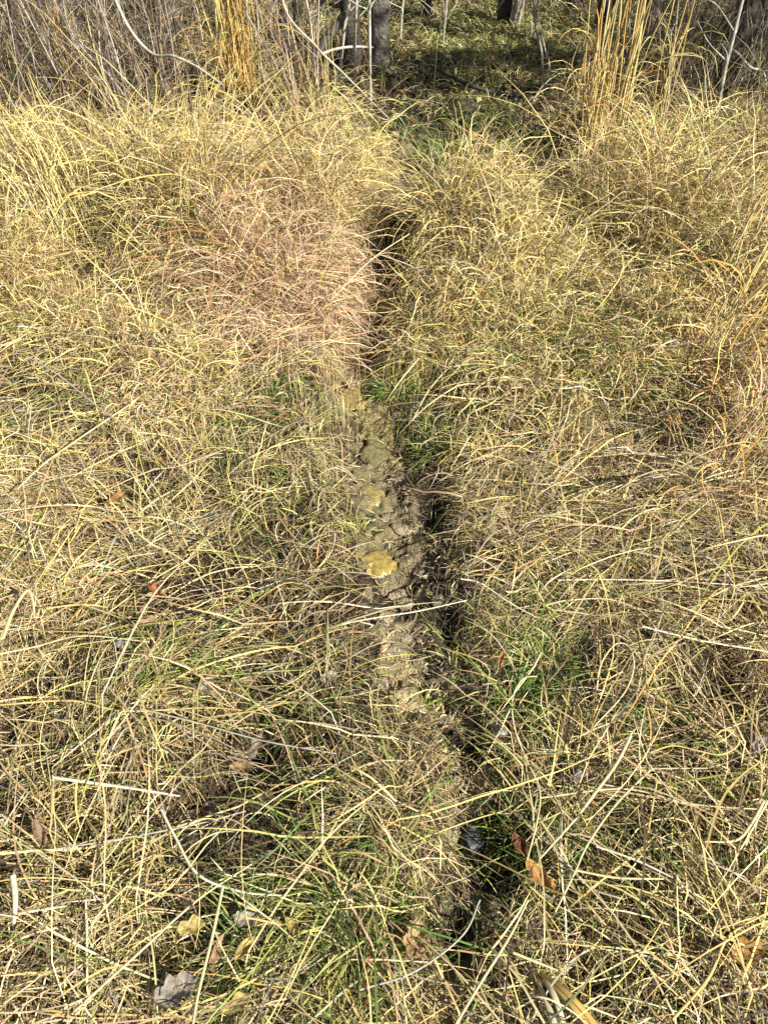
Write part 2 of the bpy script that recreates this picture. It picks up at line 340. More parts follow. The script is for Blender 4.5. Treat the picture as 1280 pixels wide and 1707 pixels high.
# sparse brown growth behind
# thin dead stems standing thickly at the wood edge
br = Acc(); n = 11000; x = rng.uniform(-4.6, 4.6, n); y = rng.uniform(4.5, 9.0, n); u, v = g2p(x, y)
k = rng.random(n) < np.where(u < 540, 1.0, np.where(u > 1020, .75, .07))*np.where((np.abs(u-405) < 80) & (y < 9), .05, 1)*np.where((np.abs(u-1000) < 60) & (y < 5.5), .05, 1)*(.25+.75*vnoise(x, y, .3, 81)); x, y = x[k], y[k]; N = len(x)
ribbons(br, np.stack([x, y, H(x, y)-.01], 1), np.where(x < 0, 2.6, .5)+rng.normal(0, 1.0, N), rng.uniform(1.0, 1.5, N), rng.uniform(.3, 1.0, N), rng.uniform(.003, .007, N),
        pick(dict(brown=np.full(N, 2.2), grey=np.full(N, .35), dark=np.full(N, 3.6), tan=np.full(N, .5), gold=np.full(N, .25), olive=np.full(N, .4)))*rng.choice([.5, .7, 1.3], N, p=[.6, .28, .12])[:, None], 8, .35, .4, .12)
tag(br.build('dead_brush', M_STRAW), kind='stuff')
def backkeep(x, y, u, v): return np.where((u > 560) & (u < 960), .35, 1.0)
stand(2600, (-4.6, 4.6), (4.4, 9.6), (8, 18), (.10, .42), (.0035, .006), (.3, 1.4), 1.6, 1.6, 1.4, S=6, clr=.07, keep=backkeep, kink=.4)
tag(dry.build('dry_grass', M_STRAW), kind='stuff')

# litter of broken bits between the stems, near and far
lit = Acc()
def chips(n, xr, yr, Lr, Wr, pal, seed, dens=None, zr=(.001, .012), elr=(-.25, .35)):
    x = rng.uniform(*xr, n); y = rng.uniform(*yr, n)
    if dens is not None: k = rng.random(n) < dens(x, y); x, y = x[k], y[k]
    N = len(x); base = np.stack([x, y, H(x, y)+rng.uniform(*zr, N)], 1)
    C = pick({k: np.full(N, v) for k, v in pal.items()})*(.33 if seed == 1 else .85)  # litter under the thatch darkened to paint shade in the gaps
    ribbons(lit, base, rng.uniform(0, 6.28, N), rng.uniform(*elr, N), rng.uniform(*Lr, N), rng.uniform(*Wr, N), C, 3, .6, 1.6, .2, lay=rng.uniform(.001, .012, N))
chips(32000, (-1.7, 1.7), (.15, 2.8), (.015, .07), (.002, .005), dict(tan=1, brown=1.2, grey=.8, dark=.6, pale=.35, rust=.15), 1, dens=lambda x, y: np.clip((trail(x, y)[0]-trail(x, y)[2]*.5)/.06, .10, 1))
def traild(x, y): d, s, h = trail(x, y); return np.exp(-(d/(h*1.1))**2)
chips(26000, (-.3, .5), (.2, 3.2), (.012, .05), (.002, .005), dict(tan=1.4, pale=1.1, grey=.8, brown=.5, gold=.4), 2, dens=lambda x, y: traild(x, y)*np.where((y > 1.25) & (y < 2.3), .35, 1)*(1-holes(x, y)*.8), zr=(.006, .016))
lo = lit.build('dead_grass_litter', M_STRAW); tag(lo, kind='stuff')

# leaf litter on the wood floor behind
ll = Acc(); N = 26000
x = rng.uniform(-4.8, 4.8, N); y = rng.uniform(4.2, 9.8, N); az = rng.uniform(0, 6.28, N)
s1 = rng.uniform(.010, .028, N); s2 = s1*rng.uniform(.5, .9, N); z = H(x, y)+rng.uniform(.004, .03, N)
t1 = rng.normal(0, .45, N); t2 = rng.normal(0, .45, N); ca, sa = np.cos(az), np.sin(az)
A = np.stack([ca, sa, t1], 1)*s1[:, None]; B = np.stack([-sa, ca, t2], 1)*s2[:, None]; P = np.stack([x, y, z], 1); up = np.array([0, 0, 1.0])*(s1*.5)[:, None]
V = np.stack([P-A, P-B*.9+up*.3, P+A, P+B*.9+up*.3], 1); Q = np.arange(N*4).reshape(-1, 4)
C = pick(dict(brown=np.full(N, 2.0), tan=np.full(N, .45), grey=np.full(N, .3), rust=np.full(N, .2), dark=np.full(N, 4.5), olive=np.full(N, .4)))*(1-.6*holes(x, y)[:, None])  # litter colour darkened in the holes as hollow shade
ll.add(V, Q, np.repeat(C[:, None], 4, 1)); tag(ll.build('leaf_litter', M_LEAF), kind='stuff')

# ------------------------------------------------------------------ GREEN GRASS between (nobody could count it)
gg = Acc()
def green_field(n, xr, yr, dens, Lr, Wr, pal, elr=(.4, 1.4), S=5):
    x = rng.uniform(*xr, n); y = rng.uniform(*yr, n); u, v = g2p(x, y); k = rng.random(n) < dens(u, v, x, y); x, y = x[k], y[k]; N = len(x)
    base = np.stack([x, y, H(x, y)-.002], 1)
    ribbons(gg, base, rng.uniform(0, 6.28, N), rng.uniform(*elr, N), rng.uniform(*Lr, N), rng.uniform(*Wr, N), pick({k: np.full(N, v) for k, v in pal.items()}), S, 1.4, .6, .15)
green_field(70000, (-1.2, 3.2), (5.2, 9.6), lambda u, v, x, y: .95*blob(u, v, 830, 85, 150, 55)+.5*blob(u, v, 760, 40, 90, 30)+.25*blob(u, v, 1200, 230, 120, 60)+.1, (.05, .13), (.004, .007), dict(olive=1.6, lime=1.4, green=.4, yell=.8, brown=1.0, tan=.4))
green_field(9000, (-2.4, 2.4), (3.9, 5.4), lambda u, v, x, y: .5*blob(u, v, 770, 230, 110, 60)+.5*blob(u, v, 1230, 240, 60, 50)+.3*blob(u, v, 590, 190, 60, 40), (.1, .25), (.003, .005), dict(olive=1, lime=.7, green=1.2))
green_field(15000, (-1.5, 1.5), (.2, 2.8), lambda u, v, x, y: .5*blob(u, v, 470, 690, 90, 80)+.35*blob(u, v, 690, 700, 80, 60)+.5*blob(u, v, 860, 1140, 110, 130)+.5*blob(u, v, 330, 1130, 100, 60)+.55*blob(u, v, 500, 1600, 220, 180)+.5*blob(u, v, 860, 1430, 80, 70)
            +.35*blob(u, v, 980, 660, 110, 60)+.25*blob(u, v, 560, 1360, 220, 120)+.3*blob(u, v, 470, 850, 90, 110)+.2*blob(u, v, 1050, 1420, 200, 150), (.05, .16), (.002, .0035), dict(olive=1, lime=.8, green=1.3, yell=.2))
tag(gg.build('green_grass', M_GREEN), kind='stuff')

# ------------------------------------------------------------------ THINGS: green tufts
TUFTS = [(905,1120,70,.075,'dark','dark green grass tuft in the hollow right of the trail, above the curled straws'),
 (1082,1215,60,.07,'dark','dark green grass tuft in the right foreground beside the small straw loop'),
 (285,1130,60,.08,'lime','bright yellow-green grass tuft left of the trail, near the orange-brown leaves'),
 (360,1150,40,.07,'lime','yellow-green grass tuft just right of a brighter one, beside a pale leaf'),
 (470,680,60,.08,'dark','green grass tuft just below the pinkish grass clump'),
 (655,668,50,.075,'dark','small green grass tuft on the right edge of the muddy trail, above the ochre mud'),
 (720,760,45,.07,'dark','green grass tuft right of the ochre mud patch, by the dark bank'),
 (590,1560,70,.10,'mix','long green grass tuft left of the pale curled leaf near the bottom'),
 (420,1590,60,.09,'mix','green grass tuft between two yellow leaves at the bottom left'),
 (865,1390,50,.07,'dark','green grass tuft right of the wet black stone'),
 (1135,1470,40,.06,'dark','small green grass tuft low on the right among lying straws'),
 (985,650,70,.12,'mix','olive green grass tuft in the tall straw right of the trail'),
 (445,850,50,.08,'mix','thin green grass tuft in thatch left of the ochre mud mound'),
 (600,895,30,.05,'lime','tiny bright green grass tuft touching the left of the ochre mud mound'),
 (855,1185,55,.07,'dark','green grass tuft between the trail and the long bent straw'),
 (530,1490,60,.11,'blue','blue-green grass tuft of long blades in the lower middle left'),
 (700,1180,24,.04,'lime','very short green grass tuft growing on the trodden trail'),
 (1030,975,40,.07,'dark','green grass tuft under the long pale straw at right'),
 (155,640,50,.10,'mix','olive green grass tuft at the left among fallen stalks'),
 (745,262,70,.22,'blue','grey-green standing grass tuft at the far end of the trail'),
 (1250,235,90,.28,'dark','dark green grass tuft at the upper right edge in shade'),
 (500,1200,36,.06,'mix','short green grass tuft left of the trail in flattened thatch'),
 (1205,1300,36,.06,'lime','short yellow-green grass tuft near the right edge under bent straws')]
TP = dict(dark=dict(green=2.4, olive=.7, lime=.3), lime=dict(lime=2.2, green=.8, yell=.5), mix=dict(green=1.2, olive=1.2, lime=.8, gold=.3), blue=dict(green=1.6, olive=.6, grey=.4, pale=.3))
for (u, v, n, L, pk, lab) in TUFTS:
    n = int(n*(3.0 if u in (905, 1082, 285, 655, 720) else 1.7)); L = L*1.2
    c = gh(u, v); a = Acc(); r = .018+.25*L; ba = rng.uniform(0, 6.28, n); br = r*np.sqrt(rng.random(n))
    bx, by = c[0]+br*np.cos(ba), c[1]+br*np.sin(ba); base = np.stack([bx, by, H(bx, by)-.003], 1)
    ribbons(a, base, ba+rng.normal(0, .5, n), rng.uniform(.7, 1.45, n), L*rng.uniform(.6, 1.35, n), rng.uniform(.0022, .0040, n), pick({k: np.full(n, w_) for k, w_ in TP[pk].items()}), 6, 1.2, .4, .1)
    o = a.build('grass_tuft', M_GREEN, origin=c); o.location = c; tag(o, lab, 'grass tuft', 'green grass tufts in the dry grass')

# ------------------------------------------------------------------ THINGS: tall golden bunch grasses (stems + leaves)
def bunch(u, v, n, Lr, spread, lean, leanamt, cols, lab, wr=(.003, .005), r=.06, nl=120, base=None, cat='tall grass'):
    c = gh(u, v) if base is None else base; t = empty('bunch_grass', c)
    for k in range(n):
        a_, rr = rng.uniform(0, 6.28), r*math.sqrt(rng.random()); p = np.array([rr*math.cos(a_), rr*math.sin(a_), -.02])
        L = rng.uniform(*Lr); dx = math.cos(lean)*leanamt + rng.normal(0, spread); dy = math.sin(lean)*leanamt + rng.normal(0, spread)
        q1 = p + np.array([dx*.35, dy*.35, .5])*L; q2 = p + np.array([dx*.95, dy*.95, .96])*L*(1-.2*abs(dx)) + rng.normal(0, .012, 3)
        ac = Acc(); cc = np.array(PAL[cols[rng.integers(len(cols))]])*rng.uniform(.8, 1.15); w_ = rng.uniform(*wr)
        tube(ac, [p, (p+q1)/2+rng.normal(0, .014, 3), q1+rng.normal(0, .014, 3), (q1+q2)/2+rng.normal(0, .022, 3), q2], [w_*.6, w_*.55, w_*.2], cc, n=14, sides=5)
        ac.build('stem', M_STRAW, t)
    ac = Acc(); N = nl; ba = rng.uniform(0, 6.28, N); br = r*1.3*np.sqrt(rng.random(N)); hz = rng.uniform(0, .45, N)**1.3*np.mean(Lr)
    bx, by = br*np.cos(ba)+math.cos(lean)*leanamt*hz, br*np.sin(ba)+math.sin(lean)*leanamt*hz
    ribbons(ac, np.stack([bx+c[0], by+c[1], hz+c[2]], 1), ba, rng.uniform(.8, 1.4, N), rng.uniform(.15, .45, N), rng.uniform(.003, .0055, N), pick({k: np.ones(N) for k in cols}), 7, 2.0, .8, .2)
    ac.build('leaf_blades', M_STRAW, t, origin=c)
    return tag(t, lab, cat, 'tall golden bunch grasses')
bunch(405, 165, 46, (.95, 1.5), .13, 2.3, .08, ['gold','orange','yell','orange','gold'], 'dense golden orange bunch of tall stems rising out of the top left edge', r=.13, wr=(.006, .010), nl=300)
bunch(1000, 250, 30, (1.1, 1.6), .085, .5, .05, ['orange','gold','gold','yell','pale'], 'dense orange bunch of tall stems at the upper right', r=.12, wr=(.0045, .008), nl=160)
bunch(1085, 235, 4, (1.2, 1.5), .04, .5, .03, ['gold','yell'], 'few thin golden stems with curled leaves just right of the dense orange bunch', r=.03, wr=(.006, .009), nl=50)
bunch(955, 180, 9, (.4, .6), .08, .5, .1, ['tan','orange'], 'short tan bunch of stems left of the dense orange bunch', r=.05, wr=(.004, .007), nl=60)
bunch(1150, 660, 22, (.6, 1.0), .20, .5, .75, ['orange','tan','gold','tan'], 'rusty stems leaning to the right edge out of the tall straw', r=.10, wr=(.003, .005), nl=160)
bunch(1180, 860, 10, (.45, .7), .18, .4, .8, ['orange','tan'], 'loose orange stems leaning right below the rusty leaning stems', r=.10, wr=(.003, .0045), nl=60)
bunch(120, 150, 12, (.5, .9), .12, 2.2, .2, ['gold','orange'], 'small golden bunch leaning left among the grey brush at the top left', r=.05, wr=(.004, .007), nl=60)
bunch(535, 215, 14, (.45, .7), .12, 2.0, .15, ['gold','yell','tan'], 'short yellow bunch behind the pinkish clump, left of the far trail', r=.07, wr=(.003, .005), nl=120)
bunch(140, 420, 26, (.5, .85), .14, 2.45, .75, ['yell','pale','gold'], 'long pale yellow stems swept to the upper left', r=.16, wr=(.003, .005), nl=160)
bunch(330, 430, 20, (.45, .75), .14, 2.4, .8, ['yell','pale','gold'], 'pale yellow stems swept left beside the pinkish clump', r=.14, wr=(.003, .0045), nl=160)
bunch(760, 430, 26, (.35, .6), .22, 1.2, .2, ['yell','gold','pale'], 'bright yellow bunch standing against the right side of the trail', r=.14, wr=(.0025, .004), nl=300)
bunch(1250, 300, 6, (.35, .5), .15, .8, .1, ['orange','tan'], 'short orange bunch at the upper right edge beside the dark green tuft', r=.05, wr=(.004, .006), nl=60)

# the pinkish clump
a = Acc(); c = gh(478, 555); n = 3000
bx, by = c[0]+rng.normal(0, .10, n)*rng.choice([.8, 1, 1.7], n), c[1]+.18+rng.normal(0, .22, n); base = np.stack([bx, by, H(bx, by)-.004], 1)
ribbons(a, base, rng.uniform(0, 6.28, n), rng.uniform(1.0, 1.55, n), rng.uniform(.2, .52, n), rng.uniform(.0018, .0036, n), pick(dict(pink=np.full(n, 3.0), rust=np.full(n, .4), orange=np.full(n, .3), tan=np.full(n, 1.6), pale=np.full(n, 1.0), brown=np.full(n, .4))), 9, 1.9, 1.8, .35, lay=rng.uniform(.02, .12, n), kink=.3)
o = a.build('grass_clump', M_STRAW, origin=c); o.location = c; tag(o, 'wiry pinkish brown grass clump left of the dark trail', 'grass clump')

# ------------------------------------------------------------------ THINGS: single stalks and branches
def stalk(pts, w0, w1, colr, lab, name='straw_stalk', cat='straw', group='single straws lying on the thatch', m=M_STRAW, flat=.6, sides=6, z=None):
    P = []
    for p in pts:
        if len(p) == 3 and p[2] > 1.0: P.append(at(*p))            # u, v, distance
        else:
            zz = (p[2] if len(p) == 3 else .06)+.022
            q = gp(p[0], p[1], zz); P.append(q)
    P = np.array(P); o0 = P[0].copy(); a = Acc(); tube(a, P-o0, [w0/2, w0/2, w1/2], colr, n=max(14, len(P)*7), sides=sides, flat=flat)
    o = a.build(name, m); o.location = o0; return tag(o, lab, cat, group)
W_, PL, GO, GY = (.62,.58,.42), (.58,.50,.28), (.52,.40,.16), (.38,.35,.29)
Z = .075
def z(l, zz=.07): return [(u, v, zz) for u, v in l]
stalk(z([(560,1042),(625,1030),(700,1018),(780,1000)]), .004, .0035, W_, 'straight pale straw lying across the trodden trail')
stalk(z([(930,967),(1010,966),(1100,968),(1180,972),(1278,979)], .10), .004, .003, W_, 'long straight white straw running to the right edge, uppermost of two')
stalk(z([(1070,1044),(1125,1058),(1180,1070),(1290,1088)], .10), .0055, .004, W_, 'thick pale straw running to the right edge below a thinner white one')
stalk(z([(994,1150),(998,1118),(1008,1094),(1027,1073),(1047,1078),(1056,1110),(1040,1155),(989,1212)], .09), .004, .003, PL, 'tall hooped straw like a narrow arch right of the dark green tuft')
stalk(z([(1192,1226),(1204,1217),(1222,1219),(1231,1236),(1220,1250),(1197,1258),(1165,1252),(1121,1243),(1084,1254)], .09), .0042, .003, GO, 'golden straw ending in a small loop near the right edge')
stalk(z([(895,1127),(871,1132),(854,1165),(857,1212),(876,1264),(899,1316),(895,1368),(878,1434)], .08), .0035, .003, PL, 'long bent straw with a hooked top beside the green tufts')
stalk(z([(1051,1226),(1027,1273),(989,1325),(956,1368),(899,1432)], .09), .0065, .003, PL, 'broad pale straw slanting down to the orange leaf')
stalk(z([(1084,1283),(1027,1340),(980,1406),(956,1458),(925,1520)], .08), .004, .0035, PL, 'slender straw slanting down right of the orange leaf')
stalk(z([(1273,1335),(1249,1377),(1225,1401),(1173,1403)], .09), .0055, .003, PL, 'curved pale straw near the right edge like a shallow hook')
stalk(z([(961,1451),(1027,1463),(1107,1465)], .07), .0045, .003, PL, 'short level straw low on the right')
stalk(z([(994,1411),(1060,1434),(1121,1463)], .09), .004, .003, W_, 'short straw sloping down to the right over a level one')
stalk(z([(855,1588),(895,1604),(930,1618)], .09), .005, .003, PL, 'short thick straw above the golden brown leaf bundle')
stalk(z([(269,1349),(293,1396),(331,1458),(402,1486),(473,1493)], .08), .0050, .003, W_, 'pale straw bending like an elbow in the lower left')
stalk(z([(90,1296),(148,1304),(220,1314),(300,1327)], .09), .0065, .004, W_, 'thick pale straw lying level in the left foreground')
stalk(z([(372,1478),(354,1562),(331,1656),(320,1720)], .14), .005, .004, PL, 'long straw hanging down past the black hole at the bottom left')
stalk(z([(95,1415),(213,1396),(331,1373),(410,1352)], .07), .0035, .003, GY, 'thin grey straw rising gently to the right in the left foreground')
stalk(z([(-20,1533),(40,1521),(112,1510)], .08), .005, .003, W_, 'short whitish straw entering from the left edge near the bottom')
stalk(z([(22,1460),(26,1498),(24,1540)], .09), .011, .006, W_, 'broad folded white blade at the left edge')
stalk(z([(47,594),(98,625),(156,672),(225,722)], .14), .006, .004, GY, 'grey stalk sloping down to the right on the left side')
stalk(z([(226,668),(156,715),(78,770),(30,815)], .13), .006, .004, PL, 'pale stalk crossing under a grey one on the left side')
stalk(z([(682,390),(620,432),(552,500)], .20), .006, .004, PL, 'straw leaning across the dark upper trail from upper right')
stalk(z([(635,425),(690,446),(735,478)], .18), .006, .004, W_, 'short pale straw over the dark part of the trail')
stalk(z([(640,545),(690,588),(750,615)], .12), .005, .004, PL, 'straw sloping down right where the dark trail opens')
stalk(z([(750,610),(715,650),(688,700)], .1), .005, .0035, PL, 'straw slanting beside the small green tuft')
stalk(z([(750,612),(800,606),(860,616),(900,640)], .12), .005, .003, PL, 'arched straw right of the trail opening')
stalk(z([(0,1090),(60,1078),(140,1060),(250,1070)], .08), .005, .003, PL, 'long flat straw below the pale hooked straw at the left edge')
stalk(z([(5,1065),(22,1020),(45,985),(55,1000),(58,1030)], .1), .009, .005, PL, 'broad pale straw hooked over at the left edge')
stalk(z([(0,1175),(120,1168),(210,1185),(360,1180),(470,1195)], .07), .0045, .003, GO, 'long golden straw lying level across the left foreground')
stalk(z([(230,1180),(330,1205),(440,1235),(560,1256)], .09), .0035, .003, GY, 'thin greyish straw sloping gently toward the trail')
stalk(z([(500,1340),(560,1300),(625,1270),(690,1268)], .06), .0035, .003, PL, 'pale straw rising toward the trodden trail in the lower middle')
stalk(z([(120,1690),(230,1590),(330,1500),(420,1440)], .08), .0045, .003, PL, 'long straw rising to the right from the bottom left corner')
stalk(z([(760,1707),(800,1640),(850,1560),(880,1500)], .10), .0045, .003, PL, 'long straw rising from the bottom edge right of the trail')
stalk(z([(600,1650),(690,1620),(770,1560),(800,1500)], .08), .0035, .003, GY, 'grey straw crossing behind the pale curled leaf')
stalk(z([(900,1330),(1040,1315),(1150,1340),(1280,1350)], .07), .0035, .003, PL, 'long thin straw running level to the right edge')
stalk(z([(1120,1700),(1180,1630),(1215,1560),(1280,1520)], .09), .005, .003, GO, 'golden straw arching up at the bottom right corner')
stalk(z([(905,1010),(950,1000),(1020,1000),(1075,1025),(1110,1080)], .09), .004, .003, PL, 'arched straw below the uppermost white straw on the right')
stalk(z([(768,965),(800,972),(850,1005),(895,1030)], .08), .0045, .003, W_, 'white straw sloping down right just right of the trail')

# upper branches (own distances)
B = dict(name='fallen_branch', cat='branch', group='bare branches in the brush', m=M_TWIG, flat=1.0)
B['sides'] = 7
stalk([(176,-40,5.0),(215,45,4.9),(255,90,4.8),(290,94,4.6),(330,112,4.5),(372,142,4.4)], .016, .008, (.48,.43,.33), 'bleached white branch with an elbow left of the golden orange bunch', **B)
stalk([(462,-40,5.2),(481,27,5.1),(524,74,5.0),(537,89,4.95),(570,120,4.9),(608,158,4.8),(655,205,4.6)], .013, .008, (.44,.39,.28), 'long pale branch slanting down to the far end of the trail', **B)
stalk([(527,92,6.0),(548,62,6.0),(582,15,6.0)], .07, .04, (.10,.085,.07), 'thick blackened branch slanting beside the grey tree trunk', **B)
stalk([(536,90,5.9),(560,82,5.9),(590,78,5.9),(622,79,5.95)], .018, .010, (.55,.52,.44), 'short bleached branch lying level at the foot of the grey trunk', **B)
stalk([(1205,72,5.6),(1230,90,5.5),(1250,112,5.4),(1270,118,5.4),(1276,136,5.3)], .014, .008, (.58,.53,.42), 'crooked pale branch near the upper right corner', **B)
stalk([(1195,180,5.3),(1203,130,5.4),(1215,80,5.5),(1240,20,5.6)], .018, .012, (.50,.46,.38), 'pale stick leaning on the dark leaning tree', **B)
stalk([(238,292,3.7),(212,200,3.8),(184,105,3.9),(170,20,4.0)], .010, .006, (.12,.085,.065), 'thin dark upright stick in the pale grass, upper left', **B)
stalk([(335,255,3.9),(322,200,4.0),(312,120,4.1)], .016, .009, (.10,.07,.05), 'short dark stick behind the pale grass, left of centre', **B)
stalk([(60,330,3.4),(30,260,3.5),(-10,170,3.6)], .009, .006, (.13,.09,.06), 'thin dark stick leaning out at the left edge', **B)
stalk([(1090,255,4.6),(1130,215,4.7),(1175,190,4.8),(1215,175,4.9)], .012, .006, (.46,.42,.34), 'grey crooked stick lying low in brush at upper right', **B)
stalk([(720,110,6.2),(790,145,5.9),(860,160,5.8),(930,165,5.7)], .028, .016, (.05,.045,.035), 'dark rotten branch lying in the hollow before the green patch', **B)

# ------------------------------------------------------------------ THINGS: leaves
def leaf(u, v, L, Wd, colr, ang, lab, curl=.8, lobes=0, zz=.05, tilt=.2, cup=.8):
    c = gp(u, v, zz+.02); colr = np.asarray(colr)*[.60, .57, .52]; L *= .85; Wd *= .85; nu, nv = 15, 9; s = np.linspace(0, 1, nu)[:, None]; t = np.linspace(-1, 1, nv)[None]
    wprof = np.sin(np.pi*np.clip(s*.94+.03, 0, 1))**.7*(1-.25*s)*(1+(.28*np.sin(s*lobes*2*np.pi) if lobes else 0))
    x = (s-.5)*L + 0*t; y = t*wprof*Wd/2*(1+rng.normal(0, .04, (nu, nv)))
    zc = cup*np.abs(t)**1.6*Wd*.35*wprof + curl*((s-.5)**2)*L*.9*(1+0*t) + rng.normal(0, L*.012, (nu, nv)) + .05*L*np.sin(s*9+t*3)
    ca, sa = math.cos(ang), math.sin(ang); ct, st = math.cos(tilt), math.sin(tilt)
    y2 = y*ct - zc*st; z2 = y*st + zc*ct
    V = np.stack([x*ca-y2*sa, x*sa+y2*ca, z2], -1)
    i = np.arange(nu-1)[:, None]*nv+np.arange(nv-1)[None]; Q = np.stack([i, i+nv, i+nv+1, i+1], -1).reshape(-1, 4)
    mid = np.exp(-(t/.12)**2)*.25; C = np.asarray(colr)*(1+mid+rng.normal(0, .12, (nu, nv)))[..., None]
    o = mesh_obj('dead_leaf', V, Q, np.clip(C, .01, .85).reshape(-1, 3), M_LEAF); o.location = c
    a = Acc(); e = V[0, nv//2]; dv = np.array([-ca, -sa, .25])*L*.35
    tube(a, [e, e+dv*.5+rng.normal(0, .002, 3), e+dv], [.0012, .0009], np.asarray(colr)*.7, n=7, sides=5); a.build('petiole', M_TWIG, o)
    return tag(o, lab, 'leaf', 'dead leaves caught in the thatch')
leaf(902,1464,.085,.034,(.62,.33,.10),-.9,'orange curled leaf below the broad slanting straw', 1.0, 3, .06)
leaf(868,1412,.06,.03,(.24,.10,.045),-1.1,'dark reddish brown leaf touching the dark hollow, above an orange leaf', .8, 0, .04)
leaf(690,1568,.085,.055,(.60,.43,.22),1.4,'large pale tan curled leaf near the bottom, left of a dark hollow', .9, 3, .05, .3)
leaf(358,1590,.07,.025,(.52,.36,.22),1.4,'tan leaf hanging on the right rim of the black hole at bottom left', .7, 0, .05, .7)
leaf(322,1545,.06,.04,(.60,.50,.20),.3,'yellowish leaf folded over the top of the black hole at bottom left', .9, 2, .05)
leaf(262,985,.06,.032,(.50,.20,.09),-.8,'reddish orange leaf in the left thatch, the redder one', .8, 2, .06)
leaf(250,1038,.065,.032,(.52,.36,.22),.2,'light tan leaf just below a reddish orange leaf', .6, 2, .06)
leaf(197,830,.065,.035,(.46,.26,.10),.9,'orange-brown leaf in the thatch on the left', .8, 3, .06)
leaf(343,1140,.05,.03,(.56,.50,.42),.9,'small pale grey leaf above the yellow-green tufts', .4, 0, .06, .4)
leaf(424,1245,.075,.03,(.34,.28,.22),1.3,'long grey-brown curled leaf left of the trail', 1.0, 2, .05, .5)
leaf(405,1278,.06,.03,(.42,.28,.15),.1,'brown curled leaf under a grey-brown one', 1.0, 0, .04)
leaf(295,1650,.085,.06,(.42,.38,.33),.5,'grey crumpled leaf below the black hole at bottom left', .7, 3, .05)
leaf(490,1548,.05,.022,(.60,.50,.16),-.9,'small bright yellow leaf, upper of the yellow leaves at the bottom', .8, 0, .06)
leaf(408,1580,.06,.025,(.58,.48,.17),1.0,'bright yellow leaf above green blades at the bottom left', .7, 0, .06)
leaf(395,1672,.06,.03,(.55,.47,.17),.6,'yellow leaf at the bottom edge', .7, 2, .06)
leaf(635,1140,.055,.035,(.55,.49,.38),-.5,'pale flat leaf lying on the crumbly trail', .2, 0, .015, .1, .2)
leaf(550,1130,.055,.03,(.52,.46,.38),.2,'pale grey leaf left of the crumbly trail', .3, 2, .04)
leaf(1265,1242,.06,.045,(.42,.36,.34),.8,'grey leaf at the right edge beside the golden straw loop', .4, 2, .05)
leaf(965,1298,.05,.035,(.40,.37,.36),.4,'greyish leaf in the thatch beneath the broad slanting straw', .4, 2, .03)
leaf(1245,1585,.085,.05,(.52,.30,.08),.2,'orange leaf near the bottom right corner', .9, 3, .05)
leaf(412,1530,.05,.04,(.50,.49,.44),.3,'whitish grey leaf above the yellow leaf at the bottom left', .4, 2, .05)
leaf(590,640,.06,.035,(.62,.54,.36),-.6,'pale leaf at the top of the ochre mud', .4, 2, .02)
leaf(818,905,.04,.025,(.30,.09,.05),.2,'small dark red leaf right of the dark bank', .5, 0, .05)
leaf(835,1098,.06,.014,(.52,.26,.09),1.4,'narrow orange leaf standing beside the green patch right of the trail', .3, 0, .07)
leaf(1265,1010,.06,.04,(.38,.20,.07),.9,'rusty leaf at the right edge below the white straw', .7, 2, .05)
leaf(610,1618,.09,.03,(.34,.15,.05),1.45,'dark rusty leaf left of the pale curled leaf', .8, 2, .04, .5)
leaf(70,1392,.075,.028,(.42,.30,.20),-.9,'narrow brown leaf slanting in the lower left thatch', .7, 0, .07)
# the bundle of golden-brown blades at the bottom right
t = empty('leaf_bundle', gp(895, 1625, .03))
for k in range(9):
    a = Acc(); o0 = np.array([rng.normal(0, .006), rng.normal(0, .004), .01*rng.random()]); an = -1.0+rng.normal(0, .22); L = rng.uniform(.12, .2)
    dv = np.array([math.cos(an), math.sin(an), .05]); tube(a, [o0, o0+dv*L*.35+[0, 0, .03], o0+dv*L*.7+[0, 0, .025], o0+dv*L], [.003, .0055, .0045, .001], (.48, .33, .10) if k % 3 else (.62, .55, .36), n=14, sides=6, flat=.25)
    a.build('blade', M_STRAW, t)
tag(t, 'golden brown bundle of broad blades at the bottom right of the trail', 'grass')

# stones and clods
def stone(u, v, r, colr, lab, name='stone', cat='stone', m=M_STONE, sq=(1, .8, .6), zz=0.0, group=None, rough=.12):
    c = gh(u, v); nu, nv = 20, 12; th = np.linspace(0, 2*np.pi, nu, endpoint=False)[:, None]; ph = np.linspace(.02, np.pi-.02, nv)[None]
    dx, dy, dz = np.cos(th)*np.sin(ph), np.sin(th)*np.sin(ph), np.cos(ph)+0*th; ox = rng.uniform(0, 50)
    rr = r*(1+rough*2.2*(vnoise(dx*1.0+ox, dy+dz*.8+ox, .6, 91)-.5)+rough*1.2*(vnoise(dx+ox, dy-dz+ox, .25, 92)-.5))
    V = np.stack([rr*dx*sq[0], rr*dy*sq[1], rr*dz*sq[2]], -1)
    i = np.arange(nu)[:, None]*nv+np.arange(nv-1)[None]; j = ((np.arange(nu)+1) % nu)[:, None]*nv+np.arange(nv-1)[None]
    Q = np.stack([i, i+1, j+1, j], -1).reshape(-1, 4)
    o = mesh_obj(name, V, Q, np.asarray(colr), m); o.location = (c[0], c[1], c[2]+zz+r*sq[2]*.3); return tag(o, lab, cat, group)
stone(786,1378,.030,(.045,.045,.05),'wet black stone in the dark hollow of the trail', sq=(1, 1.2, .7), zz=.02)
stone(213,1095,.017,(.22,.20,.18),'small grey stone in the thatch on the left', sq=(1.2, .7, .6), zz=.035)
stone(830,1245,.015,(.20,.20,.17),'small grey stone at the trail edge beside a dark hollow', zz=.03)
